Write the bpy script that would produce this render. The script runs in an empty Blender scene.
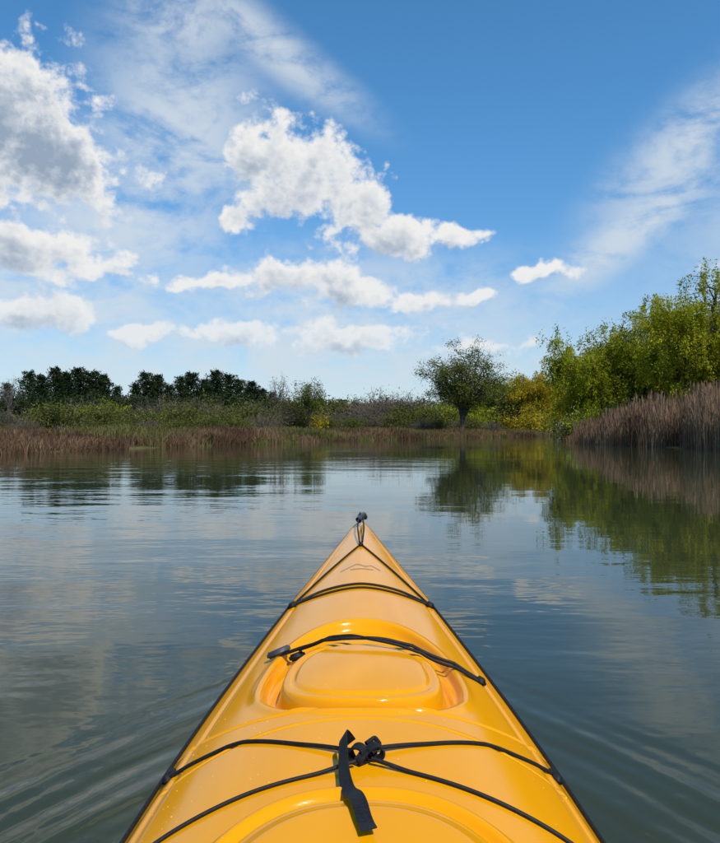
import bpy, math, random
import numpy as np
from mathutils import Vector, Matrix
R = math.radians
scene = bpy.context.scene
scene.view_settings.view_transform = 'Standard'
scene.view_settings.look = 'None'
scene.view_settings.exposure = 0.0
rng = np.random.default_rng(7)
random.seed(7)
COL = scene.collection

SUN_AZ, SUN_EL = R(150), R(54)

# ------------------------------------------------------------ helpers
def link(o, parent=None):
    COL.objects.link(o)
    if parent is not None:
        o.parent = parent
    return o

def np_mesh(name, V, F, mats=(), mat_idx=None, smooth=False, attrs=None):
    me = bpy.data.meshes.new(name)
    V = np.asarray(V, dtype=np.float32)
    Fl = F if isinstance(F, list) else [F]
    Fl = [np.asarray(f, dtype=np.int32) for f in Fl if len(f)]
    loops = np.concatenate([f.ravel() for f in Fl])
    sizes = np.concatenate([np.full(len(f), f.shape[1], dtype=np.int32) for f in Fl])
    starts = np.concatenate([[0], np.cumsum(sizes)[:-1]]).astype(np.int32)
    me.vertices.add(len(V)); me.vertices.foreach_set('co', V.ravel())
    me.loops.add(len(loops)); me.loops.foreach_set('vertex_index', loops)
    me.polygons.add(len(sizes)); me.polygons.foreach_set('loop_start', starts)
    try:
        me.polygons.foreach_set('loop_total', sizes)
    except Exception:
        pass
    for m in mats:
        me.materials.append(m)
    if mat_idx is not None:
        me.polygons.foreach_set('material_index', np.asarray(mat_idx, dtype=np.int32))
    me.polygons.foreach_set('use_smooth', np.full(len(sizes), smooth, dtype=bool))
    if attrs:
        for k, a in attrs.items():
            at = me.attributes.new(k, 'FLOAT', 'POINT')
            at.data.foreach_set('value', np.asarray(a, dtype=np.float32))
    me.update(calc_edges=True)
    me.validate()
    return me

class G:
    def __init__(s, tree):
        s.t = tree; s.n = tree.nodes; s.l = tree.links
    def put(s, sock, v):
        if isinstance(v, bpy.types.NodeSocket): s.l.new(v, sock)
        elif v is not None: sock.default_value = v
    def node(s, typ, **kw):
        n = s.n.new(typ)
        for k, v in kw.items(): setattr(n, k, v)
        return n
    def m(s, op, a, b=None, c=None, clamp=False):
        n = s.n.new('ShaderNodeMath'); n.operation = op; n.use_clamp = clamp
        s.put(n.inputs[0], a); s.put(n.inputs[1], b); s.put(n.inputs[2], c)
        return n.outputs[0]
    def vm(s, op, a, b=None):
        n = s.n.new('ShaderNodeVectorMath'); n.operation = op
        s.put(n.inputs[0], a); s.put(n.inputs[1], b)
        return n.outputs['Value'] if op in ('LENGTH', 'DOT_PRODUCT', 'DISTANCE') else n.outputs[0]
    def ss(s, v, a, b, o0=0.0, o1=1.0, typ='SMOOTHSTEP'):
        n = s.n.new('ShaderNodeMapRange'); n.interpolation_type = typ
        s.put(n.inputs['Value'], v)
        n.inputs['From Min'].default_value = a; n.inputs['From Max'].default_value = b
        n.inputs['To Min'].default_value = o0; n.inputs['To Max'].default_value = o1
        return n.outputs['Result']
    def noise(s, vec, scale, detail=4, rough=0.5, dist=0.0, dim='3D'):
        n = s.n.new('ShaderNodeTexNoise'); n.noise_dimensions = dim
        s.put(n.inputs['Vector'], vec)
        n.inputs['Scale'].default_value = scale; n.inputs['Detail'].default_value = detail
        n.inputs['Roughness'].default_value = rough; n.inputs['Distortion'].default_value = dist
        return n.outputs[0]
    def map(s, vec, loc=(0,0,0), rot=(0,0,0), scale=(1,1,1), typ='POINT'):
        n = s.n.new('ShaderNodeMapping'); n.vector_type = typ
        s.put(n.inputs['Vector'], vec)
        n.inputs['Location'].default_value = loc; n.inputs['Rotation'].default_value = rot
        n.inputs['Scale'].default_value = scale
        return n.outputs[0]
    def mix(s, f, a, b):
        n = s.n.new('ShaderNodeMix'); n.data_type = 'RGBA'
        s.put(n.inputs[0], f)
        for sock, v in ((n.inputs[6], a), (n.inputs[7], b)):
            if isinstance(v, tuple): v = (v + (1.0,)) if len(v) == 3 else v
            s.put(sock, v)
        return n.outputs[2]
    def ramp(s, f, stops):
        n = s.n.new('ShaderNodeValToRGB')
        s.put(n.inputs[0], f)
        e = n.color_ramp.elements
        while len(e) < len(stops): e.new(0.5)
        for i, (p, c) in enumerate(stops):
            e[i].position = p; e[i].color = tuple(c) + (1.0,)
        return n.outputs[0]

def new_mat(name):
    m = bpy.data.materials.new(name); m.use_nodes = True
    g = G(m.node_tree)
    bsdf = m.node_tree.nodes['Principled BSDF']
    return m, g, bsdf

# ------------------------------------------------------------ materials
def foliage_mat(name, stops, transl=0.35, clump=0.5):
    m = bpy.data.materials.new(name); m.use_nodes = True
    nt = m.node_tree; nt.nodes.clear(); g = G(nt)
    at = g.node('ShaderNodeAttribute', attribute_name='rnd')
    tc = g.node('ShaderNodeTexCoord')
    nz = g.noise(tc.outputs['Object'], clump, 1, 0.5)
    f = g.m('ADD', g.m('MULTIPLY', at.outputs['Fac'], 0.6), g.m('MULTIPLY', g.ss(nz, 0.3, 0.7), 0.4))
    c = g.ramp(f, stops)
    d = g.node('ShaderNodeBsdfDiffuse'); g.put(d.inputs[0], c)
    t = g.node('ShaderNodeBsdfTranslucent'); g.put(t.inputs[0], c)
    mx = g.node('ShaderNodeMixShader'); mx.inputs[0].default_value = transl
    nt.links.new(d.outputs[0], mx.inputs[1]); nt.links.new(t.outputs[0], mx.inputs[2])
    o = g.node('ShaderNodeOutputMaterial'); nt.links.new(mx.outputs[0], o.inputs[0])
    return m

def bark_mat(name, c0, c1):
    m, g, b = new_mat(name)
    tc = g.node('ShaderNodeTexCoord')
    n = g.noise(g.map(tc.outputs['Object'], scale=(6, 6, 1.2)), 3, 3, 0.6)
    g.put(b.inputs['Base Color'], g.ramp(n, [(0.3, c0), (0.7, c1)]))
    b.inputs['Roughness'].default_value = 0.9
    return m

M_willow = foliage_mat('willow_leaves', [(0.1, (0.165, 0.175, 0.010)), (0.5, (0.36, 0.36, 0.020)), (0.9, (0.55, 0.51, 0.045))], 0.45, 0.6)
M_willow2 = foliage_mat('willow_leaves_green', [(0.1, (0.145, 0.165, 0.010)), (0.5, (0.32, 0.345, 0.020)), (0.9, (0.50, 0.49, 0.040))], 0.45, 0.6)
M_gold = foliage_mat('golden_leaves', [(0.1, (0.26, 0.18, 0.012)), (0.5, (0.45, 0.34, 0.022)), (0.9, (0.62, 0.48, 0.045))], 0.4, 0.7)
M_oak = foliage_mat('oak_leaves', [(0.1, (0.06, 0.075, 0.014)), (0.5, (0.135, 0.155, 0.028)), (0.9, (0.25, 0.255, 0.055))], 0.35, 0.8)
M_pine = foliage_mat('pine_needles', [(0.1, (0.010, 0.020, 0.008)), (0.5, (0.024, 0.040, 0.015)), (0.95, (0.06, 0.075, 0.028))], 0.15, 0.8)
M_shrub_g = foliage_mat('shrub_leaves_green', [(0.1, (0.05, 0.06, 0.015)), (0.5, (0.12, 0.13, 0.03)), (0.9, (0.22, 0.21, 0.06))], 0.3, 1.0)
M_shrub_b = foliage_mat('shrub_twigs_brown', [(0.1, (0.07, 0.048, 0.03)), (0.5, (0.16, 0.115, 0.07)), (0.9, (0.27, 0.19, 0.11))], 0.2, 1.0)
M_far = foliage_mat('far_foliage', [(0.1, (0.05, 0.058, 0.035)), (0.5, (0.10, 0.105, 0.06)), (0.9, (0.18, 0.165, 0.10))], 0.2, 0.08)
M_bark = bark_mat('bark', (0.03, 0.024, 0.018), (0.10, 0.08, 0.06))
M_bark_grey = bark_mat('bark_grey', (0.07, 0.06, 0.05), (0.17, 0.15, 0.13))
M_reed = foliage_mat('dry_reed', [(0.05, (0.10, 0.055, 0.03)), (0.5, (0.27, 0.165, 0.10)), (0.95, (0.50, 0.35, 0.22))], 0.25, 0.5)
M_reed_low = foliage_mat('dry_cattail', [(0.05, (0.06, 0.035, 0.02)), (0.5, (0.18, 0.105, 0.06)), (0.95, (0.36, 0.235, 0.13))], 0.25, 0.3)
M_grass = foliage_mat('meadow_grass', [(0.1, (0.08, 0.08, 0.02)), (0.5, (0.16, 0.15, 0.045)), (0.9, (0.27, 0.22, 0.09))], 0.3, 0.12)

# ------------------------------------------------------------ world
def dirpx(px, py):
    return (math.atan2(px - 361, 720) * 7.2, math.atan2(430 - py, math.hypot(720, px - 361)) * 7.2)

CUM = [ # az/el cloud masses
 (-10,112,76,60,0),(40,130,64,44,-30),(76,164,50,28,-30),(10,165,92,34,0),
 (0,230,28,18,0),(30,256,58,24,0),(86,262,50,13,0),
 (262,150,36,28,0),(302,168,56,36,-30),(342,192,52,36,-30),(285,200,50,24,0),(405,235,50,20,0),(455,235,38,12,0),(236,218,20,10,-30),
 (300,278,64,20,0),(350,290,44,17,0),(208,282,28,8,0),
 (45,312,56,16,0),(140,333,34,7,0),
 (547,270,25,9,0),
 (420,302,42,11,0),(483,298,16,7,0),(225,332,50,11,0),(345,338,84,15,0),(480,344,50,9,0),
 (880,250,80,30,0),(-180,210,90,60,0),(1000,120,110,50,0),
 (250,-200,140,60,0),(620,-260,120,60,0),
]
CIR = [
 (180,130,85,105,0),(120,225,110,55,0),(265,40,120,22,-30),(640,225,130,26,35),(700,140,110,36,35),(180,20,60,30,0),
 (250,355,360,42,0),(340,310,210,60,0),(560,370,260,26,0),(60,300,150,60,0),(950,200,200,120,0)
]
world = bpy.data.worlds.new("World"); scene.world = world; world.use_nodes = True
try: world.cycles.sampling_method = 'NONE'
except Exception: pass
wt = world.node_tree; wt.nodes.clear()
def blobs(g, P, L, k, smooth):
    fr = {0: P}
    cur = None
    for (px, py, rx, ry, rot) in L:
        c = dirpx(px, py)
        if rot not in fr:
            fr[rot] = g.map(P, rot=(0, 0, R(-rot)))
        a = R(-rot)
        cx = c[0]*math.cos(a)-c[1]*math.sin(a); cy = c[0]*math.sin(a)+c[1]*math.cos(a)
        q = g.vm('MULTIPLY', g.vm('SUBTRACT', fr[rot], (cx, cy, 0)), (100/(rx*k), 100/(ry*k), 0))
        d = g.vm('LENGTH', q)
        cur = d if cur is None else g.m('SMOOTH_MIN', cur, d, smooth)
    return cur
g = G(wt)
tc = g.node('ShaderNodeTexCoord')
sep = g.node('ShaderNodeSeparateXYZ'); g.put(sep.inputs[0], tc.outputs['Generated'])
az = g.m('ARCTAN2', sep.outputs[0], sep.outputs[1])
el = g.m('ARCSINE', sep.outputs[2])
cmb = g.node('ShaderNodeCombineXYZ')
g.put(cmb.inputs[0], g.m('MULTIPLY', az, 7.2)); g.put(cmb.inputs[1], g.m('MULTIPLY', el, 7.2))
P = cmb.outputs[0]
warpn = g.node('ShaderNodeTexNoise'); warpn.noise_dimensions = '2D'; g.put(warpn.inputs['Vector'], P); warpn.inputs['Scale'].default_value = 2.4; warpn.inputs['Detail'].default_value = 3
wv = g.vm('MULTIPLY', g.vm('SUBTRACT', warpn.outputs['Color'], (0.5, 0.5, 0.5)), (0.5, 0.32, 0))
PW = g.vm('ADD', P, wv)
PD = g.vm('ADD', P, (0.06, 0.13, 0))
PWD = g.vm('ADD', PD, wv)
def puff(vec, d1, d2):
    a = g.noise(g.vm('MULTIPLY', vec, (0.85, 1.15, 1)), 2.7, d1, 0.58, 0.0, '2D')
    b_ = g.noise(vec, 6.5, d2, 0.5, 0.0, '2D')
    b_ = g.m('ABSOLUTE', g.m('SUBTRACT', g.m('MULTIPLY', b_, 2.0), 1.0))
    return g.m('ADD', g.m('MULTIPLY', g.m('SUBTRACT', a, 0.5), 2.1), g.m('MULTIPLY', g.m('SUBTRACT', b_, 0.2), 0.45))
core0 = g.m('SUBTRACT', 1.05, blobs(g, PW, CUM, 1.12, 0.25))
F0 = g.m('ADD', core0, puff(P, 8, 3))
core1 = g.m('SUBTRACT', 1.05, blobs(g, PWD, CUM, 1.12, 0.25))
F1 = g.m('ADD', core1, puff(PD, 4, 1))
alpha = g.ss(F0, -0.05, 0.50)
alpha = g.m('MULTIPLY', alpha, g.ss(el, 0.03, 0.24, 0.55, 1.0))
lit = g.m('ADD', 0.86, g.m('MULTIPLY', g.m('SUBTRACT', F0, F1), 0.62))
# thick, tall cloud in the north-west is grey through its body
ca = dirpx(18, 140)
dA = g.vm('LENGTH', g.vm('MULTIPLY', g.vm('SUBTRACT', P, (ca[0], ca[1], 0)), (1/1.0, 1/0.72, 0)))
thick = g.ss(F0, 0.22, 1.10)
lit = g.m('SUBTRACT', lit, g.m('MULTIPLY', thick, g.ss(dA, 1.35, 0.5, 0.66, 1.02)), clamp=True)
ccol = g.ramp(lit, [(0.0, (.34, .44, .57)), (0.35, (.56, .63, .73)), (0.65, (.82, .85, .88)), (0.95, (.97, .97, .96))])
ccol = g.vm('MULTIPLY', ccol, (6.8, 6.8, 6.8))
cur = blobs(g, P, CIR, 1.3, 0.3)
cn = g.noise(g.map(P, rot=(0, 0, R(35)), scale=(0.8, 2.0, 1)), 1.3, 6, 0.6, 0.5, '2D')
cn2 = g.noise(g.map(P, rot=(0, 0, R(-38)), scale=(1.0, 1.5, 1)), 4.0, 5, 0.65, 0.0, '2D')
cfac = g.m('MULTIPLY', g.ss(cur, 1.2, 0.1), g.ss(g.m('ADD', g.m('MULTIPLY', cn, 0.65), g.m('MULTIPLY', cn2, 0.35)), 0.24, 0.62))
cfac = g.m('MULTIPLY', cfac, 0.80)
sky = g.node('ShaderNodeTexSky'); sky.sky_type = 'NISHITA'; sky.sun_disc = False
sky.sun_elevation = SUN_EL; sky.sun_rotation = SUN_AZ
sky.air_density = 1.0; sky.dust_density = 0.1; sky.ozone_density = 2.0
tint = g.mix(g.ss(el, 0.0, 0.45), (0.62, 0.80, 0.96), (0.53, 1.04, 1.27))
skyb = g.vm('MULTIPLY', sky.outputs[0], tint)
skyc = g.mix(cfac, skyb, (5.2, 5.7, 6.1))
skyc = g.mix(g.ss(el, 0.26, 0.0, 0.0, 0.55), skyc, (4.6, 5.3, 5.8))
skyc = g.mix(alpha, skyc, ccol)
bg = g.node('ShaderNodeBackground'); g.put(bg.inputs[0], skyc); bg.inputs[1].default_value = 0.13
wo = g.node('ShaderNodeOutputWorld'); wt.links.new(bg.outputs[0], wo.inputs[0])

sl = bpy.data.lights.new('sun', 'SUN'); sl.energy = 3.9; sl.angle = R(0.5); sl.color = (1.0, 0.95, 0.87)
so = bpy.data.objects.new('sun', sl); link(so)
sd = Vector((math.sin(SUN_AZ)*math.cos(SUN_EL), math.cos(SUN_AZ)*math.cos(SUN_EL), math.sin(SUN_EL)))
so.rotation_euler = sd.to_track_quat('Z', 'Y').to_euler(); so.location = (10, -10, 30)

# ------------------------------------------------------------ camera
cam = bpy.data.cameras.new('camera'); co = bpy.data.objects.new('camera', cam); link(co)
cam.sensor_fit = 'HORIZONTAL'; cam.sensor_width = 36; cam.lens = 36.0
cam.clip_start = 0.02; cam.clip_end = 6000
co.location = (-0.003, 0, 0.75); co.rotation_euler = (R(90.68), 0, 0)
scene.camera = co

# ------------------------------------------------------------ ground + water
POND = np.array([(-16,-70),(-13,-20),(-13,0),(-13.5,12),(-12,20),(-11,24),(-8.75,30),(-6.5,37),(-3.75,45),(0,52),(5,60),(9,67),(14.6,76),(20,84),(25,90),
 (27,86),(23,76),(19.5,64),(16.5,54),(14,46),(12.6,40),(13,33),(13.5,27),(14,15),(15,0),(15,-20),(18,-70)], float)
def pond_sd(X, Y):
    n = len(POND); best = np.full(X.shape, 1e9); inside = np.zeros(X.shape, bool)
    for i in range(n):
        a = POND[i]; b = POND[(i+1) % n]; e = b - a
        t = np.clip(((X-a[0])*e[0] + (Y-a[1])*e[1])/(e@e), 0, 1)
        best = np.minimum(best, np.hypot(X-a[0]-t*e[0], Y-a[1]-t*e[1]))
        cond = ((a[1] > Y) != (b[1] > Y)) & (X < (b[0]-a[0])*(Y-a[1])/(b[1]-a[1]+1e-12)+a[0])
        inside ^= cond
    return np.where(inside, -best, best)
def ground_z(X, Y):
    d = pond_sd(X, Y) + 0.35*np.sin(X*0.9+Y*0.5) + 0.25*np.sin(Y*1.7-X*0.3)
    land = 0.32*(1-np.exp(-np.maximum(d, 0)/1.5)) + 0.0022*np.minimum(np.maximum(d, 0), 60)
    return np.where(d > 0, land, np.maximum(d*0.35, -1.2))
rad = np.concatenate([np.arange(0.5, 100, 0.8), np.geomspace(100, 4500, 40)])
ang = np.linspace(0, 2*np.pi, 361)[:-1]
RR, AA = np.meshgrid(rad, ang, indexing='ij')
X = RR*np.sin(AA); Y = RR*np.cos(AA); Z = ground_z(X, Y)
V = np.stack([X, Y, Z], -1).reshape(-1, 3)
V = np.vstack([V, [[0, 0, -1.2]]])
nr, na = RR.shape
ii, jj = np.meshgrid(np.arange(nr-1), np.arange(na), indexing='ij')
q = np.stack([ii*na+jj, (ii+1)*na+jj, (ii+1)*na+(jj+1) % na, ii*na+(jj+1) % na], -1).reshape(-1, 4)
tri = np.stack([np.full(na, len(V)-1), np.arange(na), (np.arange(na)+1) % na], -1)
mg, g, b = new_mat('marsh_ground')
tcg = g.node('ShaderNodeTexCoord')
n1 = g.noise(tcg.outputs['Object'], 0.15, 5, 0.6); n2 = g.noise(tcg.outputs['Object'], 3.0, 5, 0.7)
c = g.ramp(g.m('ADD', g.m('MULTIPLY', n1, 0.6), g.m('MULTIPLY', n2, 0.4)), [(0.35, (0.05, 0.04, 0.02)), (0.5, (0.12, 0.10, 0.04)), (0.65, (0.13, 0.15, 0.04))])
g.put(b.inputs['Base Color'], c); b.inputs['Roughness'].default_value = 1.0; b.inputs['Specular IOR Level'].default_value = 0.1
link(bpy.data.objects.new('ground', np_mesh('ground', V, [q[:, ::-1], tri[:, ::-1]], [mg], smooth=True)))

mw, g, b = new_mat('lake_water')
tcw = g.node('ShaderNodeTexCoord'); PO = tcw.outputs['Object']
sp = g.node('ShaderNodeSeparateXYZ'); g.put(sp.inputs[0], PO)
murk = g.noise(PO, 0.25, 2, 0.5, 0, '2D')
g.put(b.inputs['Base Color'], g.mix(murk, (0.027, 0.034, 0.015), (0.041, 0.048, 0.022)))
b.inputs['Roughness'].default_value = 0.02; b.inputs['IOR'].default_value = 1.34
big = g.noise(g.map(PO, rot=(0, 0, R(8)), scale=(0.5, 1.4, 1)), 1.0, 1, 0.5, 0.0, '2D')
med = g.noise(g.map(PO, rot=(0, 0, R(-12)), scale=(0.7, 1.8, 1)), 3.4, 2, 0.5, 0.0, '2D')
fine = g.noise(g.map(PO, rot=(0, 0, R(15)), scale=(0.8, 1.6, 1)), 14.0, 1, 0.5, 0, '2D')
patch = g.ss(g.noise(g.map(PO, scale=(0.4, 1.0, 1)), 0.16, 3, 0.5, 0, '2D'), 0.40, 0.62, 0.22, 1.0)
h = g.m('ADD', g.m('MULTIPLY', big, 0.009), g.m('MULTIPLY', med, 0.0024))
h = g.m('MULTIPLY', g.m('ADD', h, g.m('MULTIPLY', fine, 0.0004)), patch)
ax = g.m('ABSOLUTE', sp.outputs[0])
qv = g.m('ADD', ax, g.m('MULTIPLY', sp.outputs[1], 0.63))
wn = g.noise(PO, 1.6, 2, 0.5, 0, '2D')
qn = g.m('ADD', qv, g.m('MULTIPLY', wn, 0.10))
wave = g.m('SINE', g.m('MULTIPLY', qn, 75.0))
wave2 = g.m('SINE', g.m('MULTIPLY', qn, 27.0))
env = g.m('MULTIPLY', g.ss(qv, 1.05, 1.45), g.ss(qv, 1.95, 1.6))
env = g.m('MULTIPLY', env, g.ss(ax, 2.6, 0.5))
env = g.m('MULTIPLY', env, g.ss(g.noise(PO, 1.2, 2, 0.5, 0, '2D'), 0.3, 0.6, 0.35, 1.0))
wk = g.m('MULTIPLY', g.m('ADD', g.m('MULTIPLY', wave, 0.0011), g.m('MULTIPLY', wave2, 0.0028)), env)
h = g.m('ADD', h, wk)
bp = g.node('ShaderNodeBump'); bp.inputs['Strength'].default_value = 1.0; bp.inputs['Distance'].default_value = 1.0
g.put(bp.inputs['Height'], h); g.put(b.inputs['Normal'], bp.outputs[0])
wv_ = np.array([(-60,-120,0),(60,-120,0),(60,110,0),(-60,110,0)], float)
link(bpy.data.objects.new('water', np_mesh('water', wv_, np.array([[0,1,2,3]]), [mw])))

# ------------------------------------------------------------ vegetation builders
class Veg:
    def __init__(s, rng):
        s.V = []; s.F = []; s.M = []; s.A = []; s.nv = 0; s.r = rng
    def tube(s, pts, r0, r1, sides=5, mat=0):
        pts = np.asarray(pts, float); n = len(pts)
        t = np.gradient(pts, axis=0); t /= (np.linalg.norm(t, axis=1, keepdims=True)+1e-9)
        ref = np.array([0.31, 0.95, 0.05])
        if abs(t.mean(0)@ref) > 0.85: ref = np.array([0.1, 0.05, 1.0])
        u = np.cross(t, ref); u /= (np.linalg.norm(u, axis=1, keepdims=True)+1e-9)
        v = np.cross(t, u)
        rr = np.linspace(r0, r1, n)[:, None, None]
        a = np.linspace(0, 2*np.pi, sides+1)[:-1]
        ring = pts[:, None, :] + rr*(np.cos(a)[None, :, None]*u[:, None, :] + np.sin(a)[None, :, None]*v[:, None, :])
        s.V.append(ring.reshape(-1, 3))
        i, j = np.meshgrid(np.arange(n-1), np.arange(sides), indexing='ij')
        f = np.stack([i*sides+j, i*sides+(j+1) % sides, (i+1)*sides+(j+1) % sides, (i+1)*sides+j], -1).reshape(-1, 4)+s.nv
        s.F.append(f); s.M.append(np.full(len(f), mat)); s.A.append(np.full(n*sides, 0.5)); s.nv += n*sides
    def leaves(s, C, size, asp=0.5, mat=1, axis=None, axj=1.0, rnd=None, szvar=0.5):
        n = len(C)
        if n == 0: return
        a = s.r.normal(size=(n, 3))
        if axis is not None: a = a*axj + np.asarray(axis)
        a /= np.linalg.norm(a, axis=1, keepdims=True)
        b = np.cross(a, s.r.normal(size=(n, 3))); b /= (np.linalg.norm(b, axis=1, keepdims=True)+1e-9)
        sz = size*(1 + szvar*(s.r.random(n)*2-1))
        a = a*sz[:, None]*0.5; b = b*sz[:, None]*0.5*asp
        V = np.stack([C-a, C+b-a*0.1, C+a, C-b-a*0.1], 1).reshape(-1, 3)
        f = np.arange(n*4).reshape(n, 4)+s.nv
        s.V.append(V); s.F.append(f); s.M.append(np.full(n, mat)); s.nv += n*4
        if rnd is None: rnd = s.r.random(n)
        s.A.append(np.repeat(np.clip(rnd, 0, 1), 4))
    def mesh(s, name, mats):
        return np_mesh(name, np.vstack(s.V), np.vstack(s.F), mats, np.concatenate(s.M), False, {'rnd': np.concatenate(s.A)})

def bez(p0, p1, p2, n):
    t = np.linspace(0, 1, n)[:, None]
    return (1-t)**2*p0 + 2*t*(1-t)*p1 + t*t*p2

def rand_dir(r):
    v = r.normal(size=3); return v/np.linalg.norm(v)

def broadleaf(name, seed, H, crown_z, crown_r, trunk_r, fork, nl, nb, nt, leaf_n, leaf_sz, clump, mats, droop=0.0, asp=0.5, lobes=9, gap=1.2, rim0=0.68):
    r = np.random.default_rng(seed); v = Veg(r)
    cr = np.array([crown_r[0], crown_r[1], (H-crown_z)/2]); cc = np.array([0, 0, (H+crown_z)/2])
    top = np.array([r.normal()*0.2, r.normal()*0.2, fork])
    tr = bez(np.zeros(3), np.array([r.normal()*0.15, r.normal()*0.15, fork*0.5]), top, 7)
    tr[0] -= [0, 0, 0.4]
    v.tube(tr, trunk_r*1.25, trunk_r*0.8, 8)
    lob = np.array([rand_dir(r) for _ in range(lobes)])
    def rim(d):
        return rim0 + (1.02-rim0)*np.max(np.clip(lob@d, 0, 1)**6)
    tips = []
    for i in range(nl):
        ph = 2*np.pi*(i+r.random()*0.6)/nl*1.618*2
        zz = -0.45+1.35*((i+0.5)/nl)
        zz = min(zz, 0.98)
        d = np.array([math.cos(ph)*math.sqrt(1-zz*zz), math.sin(ph)*math.sqrt(1-zz*zz), zz])
        d /= np.linalg.norm(d)
        end = cc + d*cr*rim(d)*0.78
        st = tr[-1] if i % 3 else tr[-2 if i % 2 else -3]
        mid = st*0.45 + end*0.55 + np.array([0, 0, 0.10*H]) * (0.6+0.4*r.random()) - np.array([d[0], d[1], 0])*cr*0.05
        L = bez(st, mid, end, 9); L[1:-1] += r.normal(size=(7, 3))*0.012*H
        r0 = trunk_r*0.5*(0.8+0.4*r.random())
        v.tube(L, r0, r0*0.25, 6)
        for j in range(nb):
            t = 0.25+0.75*(j+r.random())/nb
            k = t*8; k0 = min(int(k), 7); p = L[k0]*(1-(k-k0)) + L[k0+1]*(k-k0)
            dd = rand_dir(r) + (p-cc)/cr*0.7; dd /= np.linalg.norm(dd)
            e = p + dd*cr*0.42*(0.5+0.7*r.random())
            q = (e-cc)/cr; qn = np.linalg.norm(q); lim = rim(q/qn)
            if qn > lim: e = cc + q/qn*lim*cr*(0.9+0.15*r.random())
            B = bez(p, (p+e)/2+np.array([0, 0, 0.03*H]), e, 5); B[1:-1] += r.normal(size=(3, 3))*0.006*H
            v.tube(B, r0*0.28, r0*0.08, 4)
            for k in range(nt):
                s0 = B[1+r.integers(0, 4)]
                d2 = rand_dir(r); d2[2] = d2[2]*0.7+0.15
                e2 = s0 + d2*cr.mean()*0.17*(0.6+0.8*r.random())
                v.tube(np.array([s0, (s0+e2)/2+r.normal(size=3)*0.05, e2]), r0*0.09, r0*0.03, 3)
                tips.append(e2)
    tips = np.array(tips)
    if leaf_n:
        w = r.random(len(tips))**gap + 0.06
        pick = r.choice(len(tips), leaf_n, p=w/w.sum())
        cl = r.random(len(tips))
        C = tips[pick] + r.normal(size=(leaf_n, 3))*clump*np.array([1, 1, 0.8])
        rn = cl[pick]*0.45 + r.random(leaf_n)*0.55
        if droop > 0:
            nst = 6
            strand = r.integers(0, nst, leaf_n)
            offs = r.normal(size=(len(tips), nst, 2))*clump*1.5
            ln = droop*(0.15+r.random((len(tips), nst))**1.6)
            tt = r.random(leaf_n)
            C = tips[pick].copy()
            o = offs[pick, strand]
            C[:, :2] += o*(0.6+0.4*tt[:, None]) + r.normal(size=(leaf_n, 2))*0.10
            C[:, 2] -= tt*ln[pick, strand] - 0.3*(1-tt)
            C[:, 2] += r.normal(size=leaf_n)*0.16
            C[:, 2] = np.maximum(C[:, 2], 0.1+r.random(leaf_n)*0.4)
            v.leaves(C, leaf_sz, asp, 1, axis=(0, 0, -0.7), axj=0.7, rnd=rn)
        else:
            v.leaves(C, leaf_sz, asp, 1, rnd=rn)
    return v.mesh(name, mats)

def pine(name, seed, H, rad, mats):
    r = np.random.default_rng(seed); v = Veg(r)
    v.tube(np.array([[0, 0, -0.3], [0.05, 0, H*0.5], [0, 0.05, H*0.93]]), 0.17, 0.03, 6)
    C = []; A = []; RN = []
    nb = 95
    side = r.random(8)
    for i in range(nb):
        t = 0.05+0.92*i/nb
        ph = i*2.4+r.random()
        lob = 0.75+0.45*side[int((ph % 6.283)/6.284*4)+(4 if t > 0.5 else 0)]
        z = H*t
        prof = (1-t)**0.5*min(1, 0.55+t*2.0)*rad*(0.5+0.6*r.random())*lob
        e = np.array([math.cos(ph)*prof, math.sin(ph)*prof, z+prof*0.25*(r.random()-0.1)+0.1])
        s0 = np.array([0, 0, min(z-0.1, H*0.9)])
        v.tube(np.array([s0, (s0+e)/2+[0, 0, -0.05], e]), 0.035, 0.012, 3)
        n = int(30+100*prof/rad)
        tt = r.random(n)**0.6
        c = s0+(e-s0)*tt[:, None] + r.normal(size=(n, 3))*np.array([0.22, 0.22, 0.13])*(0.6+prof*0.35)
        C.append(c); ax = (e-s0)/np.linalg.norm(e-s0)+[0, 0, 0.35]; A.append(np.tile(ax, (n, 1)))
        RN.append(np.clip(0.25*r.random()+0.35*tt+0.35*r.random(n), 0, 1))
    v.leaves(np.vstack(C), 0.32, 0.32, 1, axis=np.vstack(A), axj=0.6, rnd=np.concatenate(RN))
    return v.mesh(name, mats)

def shrub(name, seed, H, rad, n, sz, mats, asp=0.5, twiggy=40):
    r = np.random.default_rng(seed); v = Veg(r)
    tips = []
    for i in range(twiggy):
        ph = r.random()*6.283; q = rad*math.sqrt(r.random())*0.95
        hh = H*(0.55+0.45*r.random())*(1-0.45*(q/rad)**2)
        e = np.array([math.cos(ph)*q, math.sin(ph)*q, hh])
        b0 = np.array([e[0]*0.25, e[1]*0.25, -0.2])
        v.tube(bez(b0, np.array([e[0]*0.5, e[1]*0.5, hh*0.6]), e, 4), 0.03, 0.006, 3)
        for k in range(5):
            t = 0.3+0.7*r.random(); tips.append(b0+(e-b0)*t+r.normal(size=3)*0.12*rad*np.array([1, 1, 0.5]))
            v.tube(np.array([b0+(e-b0)*t*0.8, tips[-1]]), 0.012, 0.004, 3)
    tips = np.array(tips); w = r.random(len(tips))+0.1
    pk = r.choice(len(tips), n, p=w/w.sum()); cl = r.random(len(tips))
    C = tips[pk]+r.normal(size=(n, 3))*0.13*rad*np.array([1, 1, 0.8])
    C[:, 2] = np.maximum(C[:, 2], 0.02)
    v.leaves(C, sz, asp, 1, rnd=0.45*cl[pk]+0.55*r.random(n))
    return v.mesh(name, mats)

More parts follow.
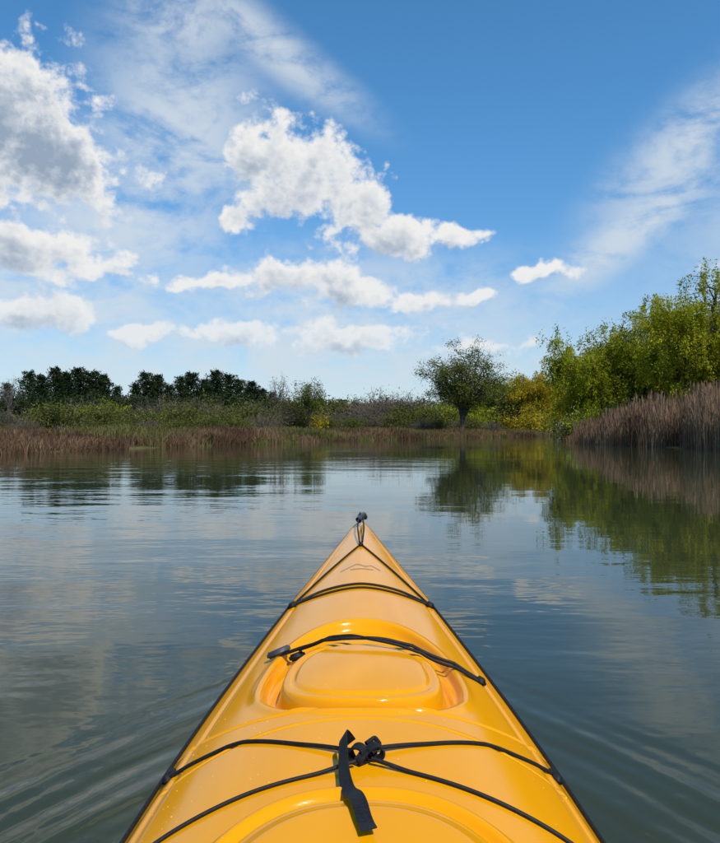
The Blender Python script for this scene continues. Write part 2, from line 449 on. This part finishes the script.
def place(name, me, x, y, s=1.0, rz=0.0, sz=None):
    o = bpy.data.objects.new(name, me); link(o)
    z = float(ground_z(np.array([x]), np.array([y]))[0])
    o.location = (x, y, max(z, 0)-0.02); o.rotation_euler = (0, 0, rz); o.scale = (s, s, sz if sz else s)
    return o
def X(px, d): return (px-361)/720*d
def Hh(py, d): return (430-py)/720*d+0.75-0.35

w1 = broadleaf('willow_tree', 11, 12.0, 1.2, (6.3, 5.6), 0.42, 2.6, 17, 9, 4, 100000, 0.165, 0.42, [M_bark, M_willow], droop=1.4, asp=0.42, lobes=12)
place('willow_tree', w1, 22.8, 47.0, 1.0, 0.0, 0.95)
w2 = broadleaf('willow_tree', 12, 9.8, 0.3, (5.3, 4.8), 0.32, 1.6, 16, 9, 4, 95000, 0.175, 0.44, [M_bark, M_willow2], droop=1.4, asp=0.42, lobes=12)
place('willow_tree', w2, 20.0, 60.0)
w3 = broadleaf('willow_tree', 13, 11.3, 0.8, (4.9, 4.6), 0.35, 2.2, 15, 8, 4, 70000, 0.18, 0.44, [M_bark, M_willow], droop=1.4, asp=0.42, lobes=12)
place('willow_tree', w3, 24.4, 58.0)
place('willow_tree', w1, 29.5, 40.0, 0.95, 2.1)
place('willow_tree', w3, 33.0, 52.0, 1.1, 1.1)
place('willow_tree', w2, 27.5, 68.0, 1.05, 2.0)
gd = broadleaf('golden_willow_tree', 21, 9.4, 0.6, (3.5, 3.4), 0.25, 1.8, 13, 7, 4, 32000, 0.21, 0.36, [M_bark, M_gold], droop=0.7, asp=0.45)
place('golden_willow_tree', gd, X(534, 96), 96.0)
place('golden_willow_tree', gd, X(556, 104), 104.0, 0.95, 2)
place('willow_tree', w2, X(512, 112), 112.0, 1.0, 1)
ok = broadleaf('oak_tree', 34, 10.6, 1.7, (5.7, 5.2), 0.30, 2.3, 19, 10, 5, 26000, 0.16, 0.30, [M_bark, M_oak], lobes=9, gap=3.0, rim0=0.60)
place('oak_tree', ok, X(462, 78), 78.0)
ba = broadleaf('bare_tree', 41, 7.9, 2.2, (1.9, 1.8), 0.13, 2.2, 13, 9, 6, 500, 0.12, 0.2, [M_bark_grey, M_shrub_b])
place('bare_tree', ba, X(281, 84), 84.0)
place('bare_tree', ba, X(12, 84), 84.0, 0.95, 1.0)
ly = broadleaf('young_leafing_tree', 42, 6.5, 2.3, (2.3, 2.1), 0.10, 2.1, 12, 8, 5, 5200, 0.15, 0.2, [M_bark, M_oak])
place('young_leafing_tree', ly, X(310, 80), 80.0)
place('young_leafing_tree', ly, X(497, 100), 100.0, 1.2, 1)
pv = [pine('pine_tree', 51+i, 8.4, 2.6+0.3*i, [M_bark, M_pine]) for i in range(4)]
tops = [(-70,372),(-48,380),(-28,374),(-8,380),(8,384),(30,372),(42,376),(57,369),(66,373),(80,369),(92,372),(104,376),(118,387),(136,384),(147,373),(158,376),(170,386),(182,377),(192,373),(205,380),(217,371),(229,375),(241,380),(253,382),(263,389),(273,392)]
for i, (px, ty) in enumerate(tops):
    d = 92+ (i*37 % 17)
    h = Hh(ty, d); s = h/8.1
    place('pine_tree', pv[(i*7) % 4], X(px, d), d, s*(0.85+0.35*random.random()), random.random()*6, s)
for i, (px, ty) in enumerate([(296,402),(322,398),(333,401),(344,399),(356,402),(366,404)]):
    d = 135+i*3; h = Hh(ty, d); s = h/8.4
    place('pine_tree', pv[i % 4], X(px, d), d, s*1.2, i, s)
sg = [shrub('shrub', 61+i, 2.6, 2.2, 5200, 0.15, [M_bark, M_shrub_g]) for i in range(2)]
sb = [shrub('bare_shrub', 71+i, 2.6, 2.2, 2600, 0.13, [M_bark_grey, M_shrub_b], asp=0.25, twiggy=90) for i in range(2)]
sy = [shrub('yellow_shrub', 81, 2.6, 2.2, 5200, 0.15, [M_bark, M_willow2])]
so_ = [shrub('orange_shrub', 91, 2.6, 2.2, 3600, 0.15, [M_bark, M_gold])]
dk = [shrub('dark_shrub', 95, 2.6, 2.2, 5200, 0.16, [M_bark, M_pine])]
def band(pxs, dr, top, kinds, sp=1.0, jit=6):
    for px in pxs:
        d = random.uniform(*dr); h = Hh(top+random.uniform(-jit, jit), d)
        k = random.choice(kinds); s = max(h, 0.8)/2.5
        place(k.name.split('.')[0], k, X(px+random.uniform(-5, 5), d), d, s*sp*(0.9+0.3*random.random()), random.random()*6, s)
band(range(-80, 290, 14), (86, 92), 394, dk)
band(range(-80, 130, 22), (60, 75), 408, sg+sb)
band(range(60, 280, 15), (58, 78), 403, sg+sg+sy+sb)
band(range(90, 290, 18), (80, 88), 398, sb+sg)
band(range(-60, 260, 30), (44, 50), 418, sg+sb)
band([300], (86, 90), 408, so_)
band(range(270, 420, 14), (85, 100), 412, sb+sg+sg)
band(range(375, 425, 8), (108, 118), 392, sb)
band(range(330, 420, 12), (116, 124), 400, sb+sg)
band(range(415, 460, 12), (92, 100), 401, sy+sg)
band(range(480, 550, 12), (92, 100), 404, sy+sg+so_)
band(range(495, 530, 12), (100, 108), 385, sg+sy)
band(range(425, 500, 16), (84, 90), 421, sg+sb)
band(range(600, 740, 16), (50, 56), 398, sy+sg)
band(range(575, 640, 16), (66, 72), 410, sy+sg)

r = np.random.default_rng(5); v = Veg(r)
for i in range(460):
    a = r.uniform(-1.15, 1.15); d = r.uniform(150, 230)
    x = math.tan(a)*d if abs(a) < 0.8 else math.sin(a)*d*1.3; y = d if abs(a) < 0.8 else math.cos(a)*d*1.3
    h = r.uniform(5.0, 8.5)*(d/180); w = r.uniform(3, 5)
    n = 260
    ph = r.random(n)*6.283; zz = r.random(n); q = w*np.sqrt(r.random(n))*np.sqrt(np.clip(1-(zz-0.35)**2*1.8, 0, 1))
    C = np.stack([x+np.cos(ph)*q, y+np.sin(ph)*q, zz*h+0.4], -1)+r.normal(size=(n, 3))*0.3
    v.leaves(C, 0.7, 0.6, 0, rnd=r.random()*0.5+0.5*r.random(n))
link(bpy.data.objects.new('distant_tree_line', v.mesh('distant_tree_line', [M_far])))

def reeds(name, path, n, inland, hfun, mat, width, seed, lean=0.16, plume=0.0):
    r = np.random.default_rng(seed)
    path = np.array(path, float); seg = np.diff(path, axis=0); L = np.linalg.norm(seg, axis=1); cum = np.concatenate([[0], np.cumsum(L)])
    s = r.random(n)*cum[-1]
    k = np.clip(np.searchsorted(cum, s)-1, 0, len(L)-1); t = (s-cum[k])/L[k]
    p = path[k]+seg[k]*t[:, None]
    nrm = np.stack([-seg[k, 1], seg[k, 0]], -1)/L[k][:, None]
    off = r.random(n)**1.25*inland - 0.35 + 0.35*np.sin(s*1.3)+0.3*np.sin(s*0.47)
    p = p+nrm*off[:, None]+r.normal(size=(n, 2))*0.12
    z0 = np.maximum(ground_z(p[:, 0], p[:, 1]), -0.12)
    clump = 0.5+0.5*np.sin(p[:, 0]*2.1+1.7*np.sin(p[:, 1]*1.3))
    h = hfun(p)*(0.45+0.55*r.random(n))*(0.8+0.3*clump)
    th = r.random(n)*6.283; ln = np.abs(r.normal(size=n))*lean*h; ld = r.random(n)*6.283
    u = np.stack([np.cos(th), np.sin(th), np.zeros(n)], -1)*width*(0.6+0.8*r.random(n))[:, None]
    b0 = np.stack([p[:, 0], p[:, 1], z0-0.05], -1)
    mid = b0+np.stack([np.cos(ld)*ln*0.3, np.sin(ld)*ln*0.3, h*0.55], -1)
    tp = b0+np.stack([np.cos(ld)*ln, np.sin(ld)*ln, h], -1)
    V = np.stack([b0-u/2, b0+u/2, mid+u/2.2, mid-u/2.2, tp+u/5, tp-u/5], 1).reshape(-1, 3)
    i6 = np.arange(n)[:, None]*6
    F = np.vstack([i6+np.array([[0, 1, 2, 3]]), i6+np.array([[3, 2, 4, 5]])])
    rn = np.repeat(0.35*clump+0.65*r.random(n), 6)
    Vs = [V]; Fs = [F]; As = [rn]; nv = len(V)
    if plume > 0:
        m = r.random(n) < plume; c = tp[m]; k = len(c)
        uu = u[m]/width*0.035
        V2 = np.stack([c-[0, 0, 0.22], c+uu, c+[0, 0, 0.14], c-uu], 1).reshape(-1, 3)
        Fs.append(np.arange(k*4).reshape(k, 4)+nv); Vs.append(V2); As.append(np.repeat(r.random(k)*0.5, 4))
    me = np_mesh(name, np.vstack(Vs), np.vstack(Fs), [mat], None, False, {'rnd': np.concatenate(As)})
    return link(bpy.data.objects.new(name, me))
leftp = POND[2:15]
reeds('cattail_reeds', leftp, 90000, 7.0, lambda p: 0.58+0.12*np.sin(p[:, 0]*0.7)+0.10*np.sin(p[:, 1]*0.33+1.0), M_reed_low, 0.028, 101, 0.5, 0.10)
reeds('meadow_grass', leftp[4:], 60000, 18.0, lambda p: 0.62+0.15*np.sin(p[:, 0]*0.5+p[:, 1]*0.2), M_grass, 0.04, 102, 0.4)
rightp = POND[19:25][::1]
reeds('tall_reeds', rightp, 80000, 6.5, lambda p: np.interp(p[:, 1], [0, 27, 34, 41, 46], [2.6, 2.55, 2.15, 1.2, 0.8]), M_reed, 0.018, 103, 0.17, 0.25)
reeds('cattail_reeds', POND[15:21], 20000, 4.0, lambda p: 0.7+0*p[:, 0], M_reed_low, 0.035, 104, 0.2)

# ------------------------------------------------------------ kayak
def herm(xs, ys):
    xs = np.array(xs, float); ys = np.array(ys, float)
    o = np.argsort(xs); xs = xs[o]; ys = ys[o]; m = np.gradient(ys, xs)
    def f(x):
        x = np.clip(x, xs[0], xs[-1]); k = np.clip(np.searchsorted(xs, x)-1, 0, len(xs)-2)
        h = xs[k+1]-xs[k]; t = (x-xs[k])/h
        return (2*t**3-3*t**2+1)*ys[k]+(t**3-2*t**2+t)*h*m[k]+(-2*t**3+3*t**2)*ys[k+1]+(t**3-t**2)*h*m[k+1]
    return f
Wf = herm([3.05,3.0,2.7,2.3,1.78,1.34,1.05,.845,.5,0,-.6,-1.2,-1.7,-1.95,-2.0], [.010,.020,.062,.116,.187,.240,.268,.281,.298,.305,.285,.2,.085,.022,.010])
Sf = herm([3.05,2.3,1.78,1.34,1.05,.845,0,-1,-2.0], [.362,.328,.305,.286,.276,.27,.262,.272,.33])
Cf = herm([3.05,2.7,2.3,1.78,1.34,1.05,.845,.5,0,-1,-1.6,-2.0], [.006,.022,.036,.054,.072,.085,.094,.10,.085,.06,.03,.005])
Pf = herm([3.05,2.3,1.78,1.34,.845,-2], [1.25,1.45,1.8,2.2,2.4,2.2])
def sm(x, a, b):
    t = np.clip((x-a)/(b-a), 0, 1); return t*t*(3-2*t)
def se(x, y, cx, cy, rx, ry, n=2.4):
    q = (np.abs((x-cx)/rx)**n+np.abs((y-cy)/ry)**n)**(1/n); return q
def deck_base(x, y):
    t = np.clip(np.abs(x)/Wf(y), 0, 1)
    return Sf(y)+Cf(y)*(1-t**Pf(y))
def bumpz(x, y):
    t = np.clip(np.abs(x)/Wf(y), 0, 1); g = np.zeros(np.broadcast(x, y).shape)
    edge = sm(t, 0.97, 0.88)
    q = se(x*(1+0.55*np.clip(y-1.1, 0, 1)), y, 0, 1.235, .170, .245, 2.3); dw = (q-1)*.19
    g += -.019*(1-sm(dw, -.010, .003))*edge
    g += .004*np.exp(-((dw-.010)/.008)**2)
    ql = se(x*(1+0.35*np.clip(y-1.1, 0, 1)), y, 0, 1.175, .137, .158, 2.5); dl = (ql-1)*.145
    g += .025*(1-sm(dl, -.011, -.001)) + .006*(1-np.clip(ql, 0, 1)**2)
    g += -.0035*np.exp(-((dl+.027)/.005)**2)
    g += -.010*np.exp(-((dl-.004)/.006)**2)
    yb = 1.000+.45*x*x
    g += .008*(1-sm(y, yb-.006, yb+.010))*edge*sm(y, -1.9, -1.2)
    g += -.009*np.exp(-((y-yb+.010)/.0042)**2)*edge
    yb2 = .955-1.0*x*x
    g += .004*(1-sm(y, yb2-.006, yb2+.006))*edge*sm(y, -1.9, -1.2)
    g += -.006*np.exp(-((y-yb2+.008)/.0045)**2)*edge
    qp = se(x, y, 0, .545, .165, .200, 2.4); dp = (qp-1)*.17
    g += .010*(1-sm(dp, -.006, .010)) - .010*np.exp(-((dp+.018)/.0060)**2) + .005*(1-sm(dp, -.05, -.03))
    g += -.003*np.exp(-((t-.86)/.018)**2)*sm(y, 2.9, 2.3)
    qr = se(x, y, 0, -1.1, .14, .2, 2.4); dr = (qr-1)*.14
    g += -.008*np.exp(-((dr)/.008)**2) + .006*(1-sm(dr, -.03, -.01))
    return g
def deck(x, y): return deck_base(x, y)+bumpz(x, y)

mk, g, b = new_mat('yellow_plastic')
tk = g.node('ShaderNodeTexCoord')
nk = g.noise(tk.outputs['Object'], 5.0, 3, 0.6)
g.put(b.inputs['Base Color'], g.mix(nk, (0.82, 0.315, 0.001), (0.85, 0.35, 0.0015)))
g.put(b.inputs['Roughness'], g.m('ADD', 0.11, g.m('MULTIPLY', g.ss(nk, 0.4, 0.7), 0.07)))
b.inputs['IOR'].default_value = 1.33; b.inputs['Specular IOR Level'].default_value = 0.38
mb, g, b = new_mat('black_rubber')
tk = g.node('ShaderNodeTexCoord'); nb_ = g.noise(tk.outputs['Object'], 300, 2, 0.5)
g.put(b.inputs['Base Color'], g.ramp(nb_, [(0.3, (0.004, 0.004, 0.005)), (0.7, (0.015, 0.015, 0.016))])); b.inputs['Roughness'].default_value = 0.6
b.inputs['Specular IOR Level'].default_value = 0.3
mgx, g, b = new_mat('grey_plastic')
tk = g.node('ShaderNodeTexCoord')
g.put(b.inputs['Base Color'], g.ramp(g.noise(tk.outputs['Object'], 60, 3, 0.5), [(0.3, (0.03, 0.032, 0.035)), (0.7, (0.06, 0.062, 0.065))])); b.inputs['Roughness'].default_value = 0.4
mdecal, g, b = new_mat('grey_decal')
tk = g.node('ShaderNodeTexCoord')
g.put(b.inputs['Base Color'], g.ramp(g.noise(tk.outputs['Object'], 30, 2, 0.5), [(0.3, (0.2, 0.19, 0.16)), (0.7, (0.28, 0.27, 0.23))]))

kayak = bpy.data.objects.new('kayak', None); link(kayak)
ys = np.concatenate([np.arange(-2.0, .4, .012), np.arange(.4, 1.7, .0022), np.arange(1.7, 3.05, .007), [3.05]])
NT = 200
ts = np.linspace(-1, 1, NT+1)
YY, TT = np.meshgrid(ys, ts, indexing='ij'); XX = TT*Wf(YY); ZZ = deck(XX, YY)
V = np.stack([XX, YY, ZZ], -1).reshape(-1, 3)
i, j = np.meshgrid(np.arange(len(ys)-1), np.arange(NT), indexing='ij'); w_ = NT+1
F = np.stack([i*w_+j, i*w_+j+1, (i+1)*w_+j+1, (i+1)*w_+j], -1).reshape(-1, 4)
cen = V[F].mean(1)
COCK = (0, -.13, .225, .42)
keep = se(cen[:, 0], cen[:, 1], *COCK, 2.3) > 1
link(bpy.data.objects.new('deck', np_mesh('deck', V, F[keep], [mk], smooth=True)), kayak)
hy = np.concatenate([np.arange(-2.0, 3.05, .04), [3.05]])
def hullring(y):
    w = Wf(y); s = Sf(y)
    keel = -.11+.36*sm(y, 2.3, 3.05)**1.5+.34*sm(y, -1.4, -2.0)**1.5
    lo = 1-sm(y, 2.0, 3.05)*.6
    pts = [(w+.0005, s-.001), (w+.004, s-.003), (w+.004, s-.014), (w-.002, s-.017), (w*.985, s-.06), (w*.95*lo+w*(1-lo)*.6, s*.55+keel*.15), (w*.82*lo, s*.25+keel*.45), (w*.5*lo, keel*.85+.005), (0, keel)]
    return pts
rows = []
for y in hy:
    p = hullring(y); full = p+[(-a, c) for a, c in p[-2::-1]]
    rows.append([(a, y, c) for a, c in full])
nrw = len(rows[0]); V = np.array(rows).reshape(-1, 3)
i, j = np.meshgrid(np.arange(len(hy)-1), np.arange(nrw-1), indexing='ij')
F = np.stack([i*nrw+j, (i+1)*nrw+j, (i+1)*nrw+j+1, i*nrw+j+1], -1).reshape(-1, 4)
col = np.tile(np.arange(nrw-1), len(hy)-1)
mi = ((col <= 2) | (col >= nrw-4)).astype(int)
link(bpy.data.objects.new('hull', np_mesh('hull', V, F, [mk, mb], mi, smooth=True)), kayak)

def cord(name, pts, r, mat, n=12, follow=True, sides=8):
    P = [np.array(tuple(p)+((0,) if len(p) == 2 else ()), float) for p in pts]
    out = []
    for a, b_ in zip(P[:-1], P[1:]):
        for t in np.linspace(0, 1, n, endpoint=False): out.append(a+(b_-a)*t)
    out.append(P[-1]); out = np.array(out)
    for _ in range(6):
        o2 = out.copy(); o2[1:-1] = out[:-2]*.25+out[1:-1]*.5+out[2:]*.25; out = o2
    x, y = out[:, 0], out[:, 1]
    if follow:
        z = np.maximum(deck_base(x, y), deck(x, y))+r*0.9
        for _ in range(6):
            z2 = z.copy(); z2[1:-1] = np.maximum(z[1:-1], (z[:-2]+z[2:])/2); z = z2
        z = z+out[:, 2]
    else: z = out[:, 2]
    pts3 = np.stack([x, y, z], -1)
    v = Veg(rng); v.tube(pts3, r, r, sides)
    me = np_mesh(name, np.vstack(v.V), np.vstack(v.F), [mat], None, True)
    return link(bpy.data.objects.new(name, me), kayak)

def ribbon(name, pts, width, th, mat, wdir=None):
    P = np.array(pts, float)
    t = np.gradient(P, axis=0); t /= np.linalg.norm(t, axis=1, keepdims=True)
    wd = np.tile(np.array([1, 0, 0.0]), (len(P), 1)) if wdir is None else np.array(wdir, float)
    wd = wd-t*(wd*t).sum(1, keepdims=True); wd /= np.linalg.norm(wd, axis=1, keepdims=True)
    nn = np.cross(t, wd)
    a = wd*width/2; c = nn*th/2
    V = np.stack([P-a-c, P+a-c, P+a+c, P-a+c], 1).reshape(-1, 3); m = len(P)
    i, j = np.meshgrid(np.arange(m-1), np.arange(4), indexing='ij')
    F = np.stack([i*4+j, i*4+(j+1) % 4, (i+1)*4+(j+1) % 4, (i+1)*4+j], -1).reshape(-1, 4)
    F = np.vstack([F, [[3, 2, 1, 0]], [[m*4-4, m*4-3, m*4-2, m*4-1]]])
    return link(bpy.data.objects.new(name, np_mesh(name, V, F, [mat])), kayak)

def fitting(name, x, y, sx, sy, sz, mat, rz=0, up=0):
    import bmesh
    bm = bmesh.new(); bmesh.ops.create_cube(bm, size=1)
    bmesh.ops.scale(bm, vec=(sx, sy, sz), verts=bm.verts)
    bmesh.ops.bevel(bm, geom=bm.edges[:], offset=min(sx, sy, sz)*0.3, segments=3, affect='EDGES')
    me = bpy.data.meshes.new(name); bm.to_mesh(me); bm.free(); me.materials.append(mat)
    o = bpy.data.objects.new(name, me); link(o, kayak)
    e = .01; dzx = float(deck_base(np.array([x+e]), np.array([y]))[0]-deck_base(np.array([x-e]), np.array([y]))[0])/(2*e)
    o.location = (x, y, float(deck(np.array([x]), np.array([y]))[0])+sz*0.35+up)
    o.rotation_euler = (0, -math.atan(dzx), rz)
    for p in me.polygons: p.use_smooth = True
    return o

cord('deck_line_1', [(-.004, 2.40), (-.10, 2.05), (-.168, 1.79)], .0030, mb)
cord('deck_line_2', [(.004, 2.40), (.10, 2.05), (.168, 1.79)], .0030, mb)
cord('bungee_1', [(-.172, 1.785), (-.10, 1.82), (0, 1.825), (.10, 1.82), (.172, 1.785)], .0032, mb)
cord('bungee_2', [(-.172, 1.78), (-.10, 1.775), (0, 1.785), (.10, 1.78), (.172, 1.78)], .0028, mb)
for sx in (-1, 1):
    fitting('deck_fitting_a', sx*.170, 1.785, .022, .028, .012, mb)
    fitting('deck_fitting_b', sx*.252, .945, .013, .032, .010, mb)
    fitting('deck_fitting_c', sx*.264, .72, .013, .032, .010, mb)
fitting('deck_fitting_d', 0, 2.40, .016, .03, .014, mb)
for sx in (-1, 1):
    cord('edge_line_%d' % (1 if sx < 0 else 2), [(sx*(float(Wf(np.array([y]))[0])-.006), y) for y in (1.785, 1.6, 1.4, 1.2, .975, .78, .6, .4)], .0030, mb)
cord('hatch_strap_1', [(-.150, 1.325), (-.10, 1.315, .006), (-.03, 1.285, .010), (.03, 1.285, .010), (.12, 1.278, .006), (.205, 1.27)], .0033, mb)
cord('hatch_strap_2', [(-.115, 1.32, .002), (-.03, 1.30, .014), (.02, 1.275, .010), (.11, 1.256, .004), (.203, 1.258)], .0030, mb)
fitting('strap_clip', -.152, 1.325, .045, .016, .010, mgx, 0.15, .004)
fitting('strap_end', -.118, 1.322, .03, .014, .012, mb, 0.3, .008)
fitting('strap_anchor', .208, 1.264, .018, .022, .012, mb)
fitting('hatch_notch_shade', -.004, 1.006, .032, .014, .010, mb, 0, .000)  # black block on the deck stands in for the shadow inside the notch recess
cord('bungee_3', [(-.252, .935), (-.165, .925), (-.08, .868), (-.015, .832, .004)], .0026, mb)
cord('bungee_4', [(.252, .945), (.17, .92), (.08, .868), (.012, .836, .004)], .0026, mb)
cord('bungee_5', [(-.264, .70), (-.20, .735), (-.12, .765), (-.05, .785), (-.008, .800, .006)], .0023, mb)
cord('bungee_6', [(.264, .70), (.20, .735), (.12, .765), (.05, .79), (.010, .806, .006)], .0025, mb)
def dz(x, y): return float(max(deck(np.array([x]), np.array([y]))[0], deck_base(np.array([x]), np.array([y]))[0]))
KY = -.042
tail = [(-.014, .876, .014), (-.020, .872, .024), (-.022, .862, .029), (-.022, .845, .024), (-.021, .82, .014), (-.019, .79, .010), (-.014, .765, .010), (-.008, .74, .011), (-.003, .72, .010), (.000, .70, .007), (.003, .688, .006), (.005, .678, .008)]
tp_ = [(x, y+KY, dz(x, y+KY)+z) for x, y, z in tail]
tpa = np.array(tp_)
tt_ = np.linspace(0, len(tpa)-1, 60); tpi = np.stack([np.interp(tt_, np.arange(len(tpa)), tpa[:, k]) for k in range(3)], -1)
for _ in range(8): tpi[1:-1] = tpi[:-2]*.25+tpi[1:-1]*.5+tpi[2:]*.25
wd = [(math.cos(a), 0.1, math.sin(a)) for a in 0.55+0.45*np.sin(np.linspace(0.6, 5.2, 60))]
ribbon('strap_tail', tpi, .0145, .0016, mb, wd)
def loop(name, c, r1, r2, wid, tilt, mat):
    P = []; W = []
    for a in np.linspace(0, 2*math.pi, 33):
        p = Vector((math.cos(a)*r1, 0.002*math.sin(2*a), math.sin(a)*r2)); m = Matrix.Rotation(tilt, 3, 'Z')
        P.append(tuple(m@p+Vector(c))); W.append(tuple(m@Vector((0, 1, 0.15))))
    return ribbon(name, P, wid, .002, mat, W)
zc = dz(0, .86+KY)
loop('strap_knot_1', (.013, .862+KY, zc+.009), .010, .008, .011, .3, mb)
loop('strap_knot_2', (-.006, .855+KY, zc+.009), .009, .010, .012, -.5, mb)
loop('strap_knot_3', (.003, .858+KY, zc+.007), .015, .006, .010, 1.0, mb)
cord('strap_cord', [(.004, .870+KY, .013), (.014, .880+KY, .016), (.020, .870+KY, .012), (.010, .855+KY, .008)], .0027, mb)
cord('toggle_cord_1', [(-.005, 2.42, .375), (-.012, 2.65, .392), (-.008, 2.9, .40)], .003, mb, follow=False)
cord('toggle_cord_2', [(.005, 2.42, .375), (.012, 2.65, .390), (.008, 2.9, .40)], .003, mb, follow=False)
v = Veg(rng); v.tube([(-.010, 2.86, .392), (-.006, 2.865, .395), (.0, 2.92, .402), (.012, 2.98, .400), (.018, 3.02, .385)], .013, .011, 10)
v.tube([(-.010, 2.90, .402), (-.002, 2.90, .418), (.006, 2.90, .403)], .005, .005, 6)
link(bpy.data.objects.new('bow_toggle', np_mesh('bow_toggle', np.vstack(v.V), np.vstack(v.F), [mgx], None, True)), kayak)
dv = []; df = []
def strip(pts, w):
    for a, c in zip(pts[:-1], pts[1:]):
        k = len(dv)
        for (x, y) in ((a[0], a[1]), (c[0], c[1]), (c[0], c[1]+w), (a[0], a[1]+w)):
            dv.append((x, y, float(deck(np.array([x]), np.array([y]))[0])+.0012))
        df.append([k, k+1, k+2, k+3])
def ln(a, c, n=10): return [(a[0]+(c[0]-a[0])*t, a[1]+(c[1]-a[1])*t) for t in np.linspace(0, 1, n)]
strip(ln((-.058, 2.02), (-.012, 2.09)), .007); strip(ln((-.012, 2.09), (.012, 2.055)), .007); strip(ln((.012, 2.055), (.03, 2.08), 6), .007); strip(ln((.03, 2.08), (.055, 2.03)), .007)
strip(ln((-.03, 2.02), (.035, 2.022)), .006)
link(bpy.data.objects.new('bow_logo', np_mesh('bow_logo', np.array(dv), np.array(df), [mdecal])), kayak)
P = []
for a in np.linspace(0, 2*math.pi, 97):
    ca, sa = math.cos(a), math.sin(a)
    x = COCK[2]*math.copysign(abs(ca)**(2/2.3), ca)*1.02; y = COCK[1]+COCK[3]*math.copysign(abs(sa)**(2/2.3), sa)*1.02
    P.append((x, y, float(deck(np.array([x]), np.array([y]))[0])))
P = np.array(P)
def ringtube(P, r):
    t = np.gradient(P, axis=0); t[0] = t[-1] = (P[1]-P[-2]); t /= np.linalg.norm(t, axis=1, keepdims=True)
    u = np.cross(t, [0, 0, 1.0]); u /= np.linalg.norm(u, axis=1, keepdims=True); w = np.cross(t, u)
    a = np.linspace(0, 2*np.pi, 9)[:-1]
    V = P[:, None]+r*(np.cos(a)[None, :, None]*u[:, None]+np.sin(a)[None, :, None]*w[:, None])
    i, j = np.meshgrid(np.arange(len(P)-1), np.arange(8), indexing='ij')
    return V.reshape(-1, 3), np.stack([i*8+j, i*8+(j+1) % 8, (i+1)*8+(j+1) % 8, (i+1)*8+j], -1).reshape(-1, 4)
va, fa = ringtube(P+[0, 0, .002], .012); vb, fb_ = ringtube(P*[1.03, 1.0, 1]+[0, 0, .016], .010)
link(bpy.data.objects.new('cockpit_coaming', np_mesh('cockpit_coaming', np.vstack([va, vb]), np.vstack([fa, fb_+len(va)]), [mb], None, True)), kayak)
u, w2_ = np.meshgrid(np.linspace(-1, 1, 17), np.linspace(0, 1, 21), indexing='ij')
sxx = u*.19; syy = .02-.42*w2_; szz = -.03+.05*u**2+.03*(1-w2_)+.30*sm(w2_, .78, 1.0)
V = np.stack([sxx, syy, szz], -1).reshape(-1, 3); i, j = np.meshgrid(np.arange(16), np.arange(20), indexing='ij')
F = np.stack([i*21+j, (i+1)*21+j, (i+1)*21+j+1, i*21+j+1], -1).reshape(-1, 4)
link(bpy.data.objects.new('seat', np_mesh('seat', V, F, [mb], None, True)), kayak)
rr = np.random.default_rng(9)
base = [(0, 0, 1)]+[(math.cos(a)*.7, math.sin(a)*.7, .7) for a in np.arange(6)*math.pi/3]+[(math.cos(a), math.sin(a), 0) for a in np.arange(6)*math.pi/3]
base = np.array(base)
T3 = []
for k in range(6):
    a, c = 1+k, 1+(k+1) % 6; T3 += [(0, a, c), (a, a+6, c+6), (a, c+6, c)]
T3 = np.array(T3); DV = []; DF = []
for k in range(110):
    y = rr.uniform(.66, 1.10); x = -rr.uniform(.1, .9)*float(Wf(np.array([y]))[0])
    if rr.random() < .25: x = -x
    s = rr.uniform(.0006, .0013)
    z = float(deck(np.array([x]), np.array([y]))[0])
    DV.append(base*[s, s, s*.6]+[x, y, z-.0001]); DF.append(T3+len(base)*k)
mdrop, g, b = new_mat('water_drop')
tk = g.node('ShaderNodeTexCoord')
g.put(b.inputs['Base Color'], g.ramp(g.noise(tk.outputs['Object'], 90, 1, 0.5), [(0.3, (0.88, 0.42, 0.02)), (0.7, (0.92, 0.55, 0.10))]))
b.inputs['Roughness'].default_value = 0.15
link(bpy.data.objects.new('water_drops', np_mesh('water_drops', np.vstack(DV), np.vstack(DF), [mdrop], None, True)), kayak)
